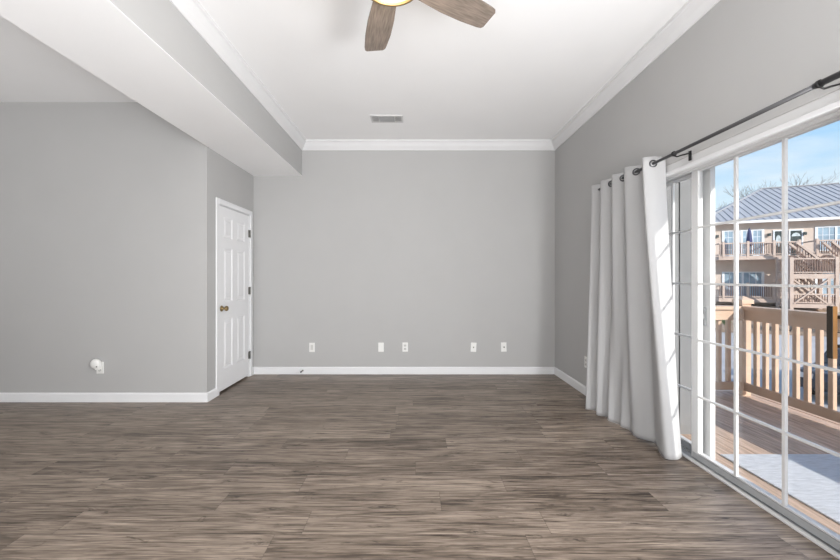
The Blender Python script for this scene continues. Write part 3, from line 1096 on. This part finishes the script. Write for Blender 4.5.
def balcony(s0, s1, yf, zd, zr, posts, y_back=0.0, wood=M_BWOOD, thick=0.32, deck=True, ends=True):
    """deck slab, posts, rails and pickets of one balcony; yf = front (negative)"""
    if deck:
        B(MB().box(s0, s1, yf, y_back, gz(zd) - thick, gz(zd)), 'balcony_deck', wood)
    r_ = B(MB().box(s0, s1, yf - 0.02, yf + 0.10, gz(zr) - 0.10, gz(zr)), 'balcony_rail', M_BWOOD)
    B(MB().box(s0, s1, yf + 0.02, yf + 0.07, gz(zd) + 0.08, gz(zd) + 0.17), 'bottom_rail', M_BWOOD, r_)
    if ends:
        for sx in (s0, s1 - 0.08):
            for za_, zb_ in ((gz(zr) - 0.10, gz(zr)), (gz(zd) + 0.08, gz(zd) + 0.17)):
                B(MB().box(sx, sx + 0.08, yf + 0.1, y_back, za_, zb_), 'side_rail', M_BWOOD, r_)
    b_ = MB()
    q = s0 + 0.08
    while q < s1:
        b_.box(q - 0.025, q + 0.025, yf + 0.02, yf + 0.07, gz(zd) + 0.12, gz(zr) - 0.05)
        q += 0.145
    B(b_, 'pickets', M_BWOODD, r_)
    for p_ in posts:
        B(MB().box(p_ - 0.08, p_ + 0.08, yf - 0.03, yf + 0.13, gz(zd) - 0.1, gz(zr) + 0.12), 'rail_post', M_BWOOD, r_)


balcony(-0.45, 3.45, -1.75, 3.12, 4.26, (-0.12, 1.56, 3.29))
balcony(-0.45, 3.45, -1.75, -0.47, 0.74, (-0.12, 1.56, 3.29))
balcony(3.45, 5.0, -1.75, 3.12, 4.26, (4.9,), ends=False)
balcony(5.9, 9.8, -1.75, 3.12, 4.30, (6.0, 8.0, 9.7))
B(MB().box(5.0, 5.9, -1.75, 0, gz(2.80), gz(3.12)), 'walkway_deck', M_BWOOD)
B(MB().box(3.45, 9.8, -1.75, 0, gz(-0.79), gz(-0.47)), 'walkway_deck', M_BWOOD)
# stair tower in front of the doors
yf = -3.75
balcony(3.5, 6.2, yf, 1.56, 2.78, (), y_back=-1.75, thick=0.36)
for sx in (3.50, 6.14):
    B(MB().box(sx - 0.11, sx + 0.11, yf - 0.05, yf + 0.17, 0, gz(2.85)), 'stair_post', M_BWOOD)
    B(MB().box(sx - 0.10, sx + 0.10, -1.85, -1.65, 0, gz(3.0)), 'stair_post', M_BWOOD)
B(MB().box(5.62, 5.78, yf, yf + 0.14, 0, gz(1.2)), 'stair_post', M_BWOOD)
B(MB().bar((3.6, yf + 0.02, gz(-0.75)), (5.65, yf + 0.02, gz(1.15)), 0.10, 0.20, up=(0, 1, 0)), 'cross_brace', M_BWOOD)
B(MB().bar((3.6, yf + 0.09, gz(1.15)), (5.65, yf + 0.09, gz(-0.75)), 0.10, 0.20, up=(0, 1, 0)), 'cross_brace', M_BWOOD)
balcony(3.5, 6.2, yf, -0.75, 0.05, (), y_back=-1.75, thick=0.3, ends=False)


def flight(sa, za, sb, zb, yc, wdt=1.0):
    f_ = MB()
    for yy in (yc - wdt / 2, yc + wdt / 2):
        f_.bar((sa, yy, gz(za) - 0.15), (sb, yy, gz(zb) - 0.15), 0.07, 0.40, up=(0, 1, 0))
    n_ = 8
    for k in range(n_):
        t = (k + .5) / n_
        ss, zz = sa + (sb - sa) * t, za + (zb - za) * t
        f_.box(ss - 0.14, ss + 0.14, yc - wdt / 2, yc + wdt / 2, gz(zz) - 0.03, gz(zz) + 0.02)
    st = B(f_, 'stair_flight', M_BWOOD)
    h_ = MB()
    for yy in (yc - wdt / 2, yc + wdt / 2):
        h_.bar((sa, yy, gz(za) + 0.95), (sb, yy, gz(zb) + 0.95), 0.14, 0.22, up=(0, 1, 0))
    B(h_, 'handrail', M_BWOOD, st)
    p_ = MB()
    for k in range(9):
        t = (k + .5) / 9
        ss, zz = sa + (sb - sa) * t, za + (zb - za) * t
        p_.box(ss - 0.025, ss + 0.025, yc - wdt / 2 - 0.02, yc - wdt / 2 + 0.03, gz(zz), gz(zz) + 0.95)
    B(p_, 'stair_pickets', M_BWOODD, st)


flight(4.1, 3.12, 5.6, 1.6, -2.5)
flight(6.2, 3.12, 7.5, 1.6, -2.5)
flight(3.7, 1.56, 5.4, -0.5, -2.6)

# parasol standing on the neighbour's balcony
pa = empty('closed_parasol', bld.matrix_basis @ Vector((1.85, -1.2, gz(3.12))), 'closed navy blue parasol standing on the upper balcony opposite', 'parasol')
MB().lathe([(0, 0), (0.24, 0), (0.24, 0.06), (0.05, 0.09), (0, 0.09)], 20).build('parasol_base', M_BDOOR, pa)
MB().tube([(0, 0, 0.05), (0, 0, 2.45)], 0.025, 10).build('pole', M_BDOOR, pa)
pts = []
cv_ = MB()
prof = [(0.17, 0.85), (0.20, 1.0), (0.17, 1.4), (0.13, 1.9), (0.06, 2.32), (0.0, 2.40)]
vv, ff = [], []
n_ = 24
for r_, z_ in prof:
    for k in range(n_):
        a_ = 2 * math.pi * k / n_
        q = r_ * (1 + 0.22 * math.cos(a_ * 6))
        vv.append((q * math.cos(a_), q * math.sin(a_), z_))
for i in range(len(prof) - 1):
    for k in range(n_):
        ff.append((i * n_ + k, i * n_ + (k + 1) % n_, (i + 1) * n_ + (k + 1) % n_, (i + 1) * n_ + k))
cv_.add(vv, ff, 0, True).build('canopy', M_BLUE, pa)


# ------------------------------------------------------------------ planting and trees
def bare_tree(x, y, h, seed, label, zb=GZ):
    r_ = random.Random(seed)
    t_ = empty('bare_tree', (x, y, zb), label, 'tree', 'bare trees behind the building opposite')
    tk = MB()
    br_ = MB()
    top = Vector((0.15 * h * 0.2, 0, h * 0.45))
    tk.tube([(0, 0, 0), (0.1, 0.05, h * 0.2), top], [0.035 * h * .5, 0.027 * h * .5, 0.020 * h * .5], 8)

    def grow(p, d, ln, rad, dep):
        if dep == 0 or rad < 0.004:
            return
        q = p + d * ln
        mid_ = p + d * ln * 0.5 + Vector((r_.uniform(-1, 1), r_.uniform(-1, 1), r_.uniform(-1, 1))) * ln * 0.06
        br_.tube([p, mid_, q], [rad, rad * 0.85, rad * 0.7], 5, cap=False)
        for _ in range(3 if dep > 2 else 2):
            nd = (d + Vector((r_.uniform(-1, 1), r_.uniform(-1, 1), r_.uniform(-0.25, 0.8))) * 0.65).normalized()
            grow(q if _ < 2 else mid_, nd, ln * r_.uniform(0.62, 0.82), rad * 0.62, dep - 1)
    for k in range(5):
        a_ = k * 1.26 + r_.uniform(-.3, .3)
        grow(top * r_.uniform(0.75, 1.0), Vector((0.6 * math.cos(a_), 0.6 * math.sin(a_), 0.9)).normalized(), h * 0.19, 0.011 * h * .55, 6)
    tk.build('trunk', M_BARK, t_)
    br_.build('branches', M_BARK, t_)


bare_tree(41.0, 49.5, 15.0, 3, 'bare tree beyond the left end of the metal roof')
bare_tree(53.0, 56.0, 20.0, 11, 'bare treetop showing over the ridge of the metal roof')
bare_tree(63.6, 62.5, 20.8, 19, 'bare treetop farther right over the metal roof ridge')


def shrub(x, y, z, rx, rz_, n, label, name='shrub'):
    r_ = random.Random(int(x * 100))
    s_ = empty(name, (x, y, z), label, 'shrub', 'shrubs in front of the building opposite')
    lf = MB()
    for k in range(n):
        a_, u_ = r_.uniform(0, 6.283), r_.uniform(-0.2, 1)
        rr = math.sqrt(max(0, 1 - u_ * u_)) * r_.uniform(0.75, 1.05)
        p = Vector((rx * rr * math.cos(a_), rx * rr * math.sin(a_), rz_ * (0.25 + 0.75 * (u_ * .5 + .5))))
        d1 = Vector((r_.uniform(-1, 1), r_.uniform(-1, 1), r_.uniform(-1, 1))).normalized()
        d2 = d1.orthogonal().normalized()
        w_ = 0.09
        lf.add([p - d1 * w_, p + d2 * w_ * .5, p + d1 * w_, p - d2 * w_ * .5], [(0, 1, 2, 3)])
    lf.build('foliage', M_LEAF, s_, fix=False)
    st = MB()
    for k in range(6):
        a_ = k * 1.05
        st.tube([(0, 0, 0), (rx * .4 * math.cos(a_), rx * .4 * math.sin(a_), rz_ * .6)], [0.03, 0.012], 6)
    st.build('stems', M_BARK, s_)


bk = MB()
bk.prism([(0.0, GZ), (0.6, GZ + 0.30), (3.5, GZ + 0.55), (3.5, GZ)], -8, 22, 'y')
bo = MB()
vv, ff = [], []
NXB, NYB = 40, 6
for i in range(NXB + 1):
    for j in range(NYB + 1):
        s_ = -14 + i * 1.0
        t_ = j / NYB
        vv.append((s_, -11.0 + t_ * 11.0, 0.02 + 1.3 * (t_ ** 1.2) + 0.07 * math.sin(s_ * 2.1 + j * 1.7) * t_))
for i in range(NXB):
    for j in range(NYB):
        q = i * (NYB + 1) + j
        ff.append((q, q + 1, q + NYB + 2, q + NYB + 1))
k0 = len(vv)
bo.add(vv, ff, 0, True)
bank = bo.build('ground_bank', M_EARTH)
bank.location = BO
bank.rotation_euler = (0, 0, BR)
struct(bank, 'brown leaf-covered bank rising to the building opposite', 'ground')
B2 = lambda s, y: bld.matrix_basis @ Vector((s, y, 0))
for x_, y_, rx, rz_, lb in ((24.4, 24.3, 0.75, 1.15, 'green shrub at the foot of the bank seen between railing balusters'),
                            (26.8, 23.6, 0.9, 1.35, 'larger green shrub on the bank below the stair tower opposite'),
                            (20.4, 25.2, 0.7, 1.0, 'low green shrub on the bank beneath the lower balcony opposite')):
    shrub(x_, y_, GZ + 0.03, rx, rz_, 900, lb)


# ------------------------------------------------------------------ parked cars
def car(x, y, rz, paint, label):
    c_ = empty('car', (x, y, GZ), label, 'car', 'cars parked below the deck', rz=rz)
    side = [(-2.2, 0.38), (-2.22, 0.62), (-2.1, 0.84), (-1.5, 0.93), (-1.05, 0.97), (-0.45, 1.38), (0.25, 1.45), (0.95, 1.40), (1.6, 1.02),
            (2.1, 0.98), (2.22, 0.8), (2.24, 0.42), (2.1, 0.30), (-2.05, 0.30)]
    n_ = len(side)
    vv, ff = [], []
    secs = [(-0.86, 0.96), (-0.80, 1.0), (0.80, 1.0), (0.86, 0.96)]
    for yy, sc in secs:
        for a_, z_ in side:
            tum = 1.0 if z_ < 1.0 else 1.0 - 0.30 * (z_ - 0.97)
            vv.append((a_ * (1 if z_ < 1 else sc), yy * tum, z_ if z_ < 1 else 1 + (z_ - 1) * sc))
    for i in range(3):
        for k in range(n_):
            k2 = (k + 1) % n_
            ff.append((i * n_ + k, i * n_ + k2, (i + 1) * n_ + k2, (i + 1) * n_ + k))
    ff += [tuple(range(n_)), tuple(range(3 * n_, 4 * n_))[::-1]]
    MB().add(vv, ff).build('body', paint, c_, bevel=0.04)
    gl = MB()
    for sy in (-1, 1):
        gl.prism([(-0.92, 1.0), (-0.42, 1.33), (0.2, 1.39), (0.2, 1.0)], sy * 0.80, sy * 0.842, 'y')
        gl.prism([(0.28, 1.0), (0.28, 1.39), (0.90, 1.34), (1.35, 1.02)], sy * 0.80, sy * 0.842, 'y')
    gl.add([(-1.06, -0.72, 1.0), (-1.06, 0.72, 1.0), (-0.50, 0.64, 1.375), (-0.50, -0.64, 1.375)], [(0, 1, 2, 3)])
    gl.add([(1.62, -0.72, 1.04), (1.62, 0.72, 1.04), (1.00, 0.64, 1.40), (1.00, -0.64, 1.40)], [(0, 1, 2, 3)])
    gl.build('windows', M_CARG, c_)
    for sx in (-1.38, 1.38):
        for sy in (-0.80, 0.80):
            wm = Matrix.Translation((sx, sy, 0.325)) @ Matrix.Rotation(math.pi / 2, 4, 'X')
            wo_ = MB().lathe([(0, -0.1), (0.29, -0.1), (0.325, -0.07), (0.325, 0.07), (0.29, 0.1), (0, 0.1)], 24, 0, wm).build('wheel', M_TYRE, c_)
            MB().lathe([(0, -0.112), (0.19, -0.112), (0.215, -0.10), (0.215, 0.10), (0.19, 0.112), (0, 0.112)], 20, 0, wm).build('rim', M_RIM, wo_)
    lg = MB()
    for sy in (-0.6, 0.6):
        lg.box(-2.225, -2.15, sy - 0.16, sy + 0.16, 0.64, 0.78)
    lg.build('headlamps', M_RIM, c_)


car(13.9, 11.3, 0.35, M_CARD, 'dark grey car parked low behind the railing at right')
car(10.2, 17.0, 1.3, M_CARB, 'blue car low behind the far corner of the railing')
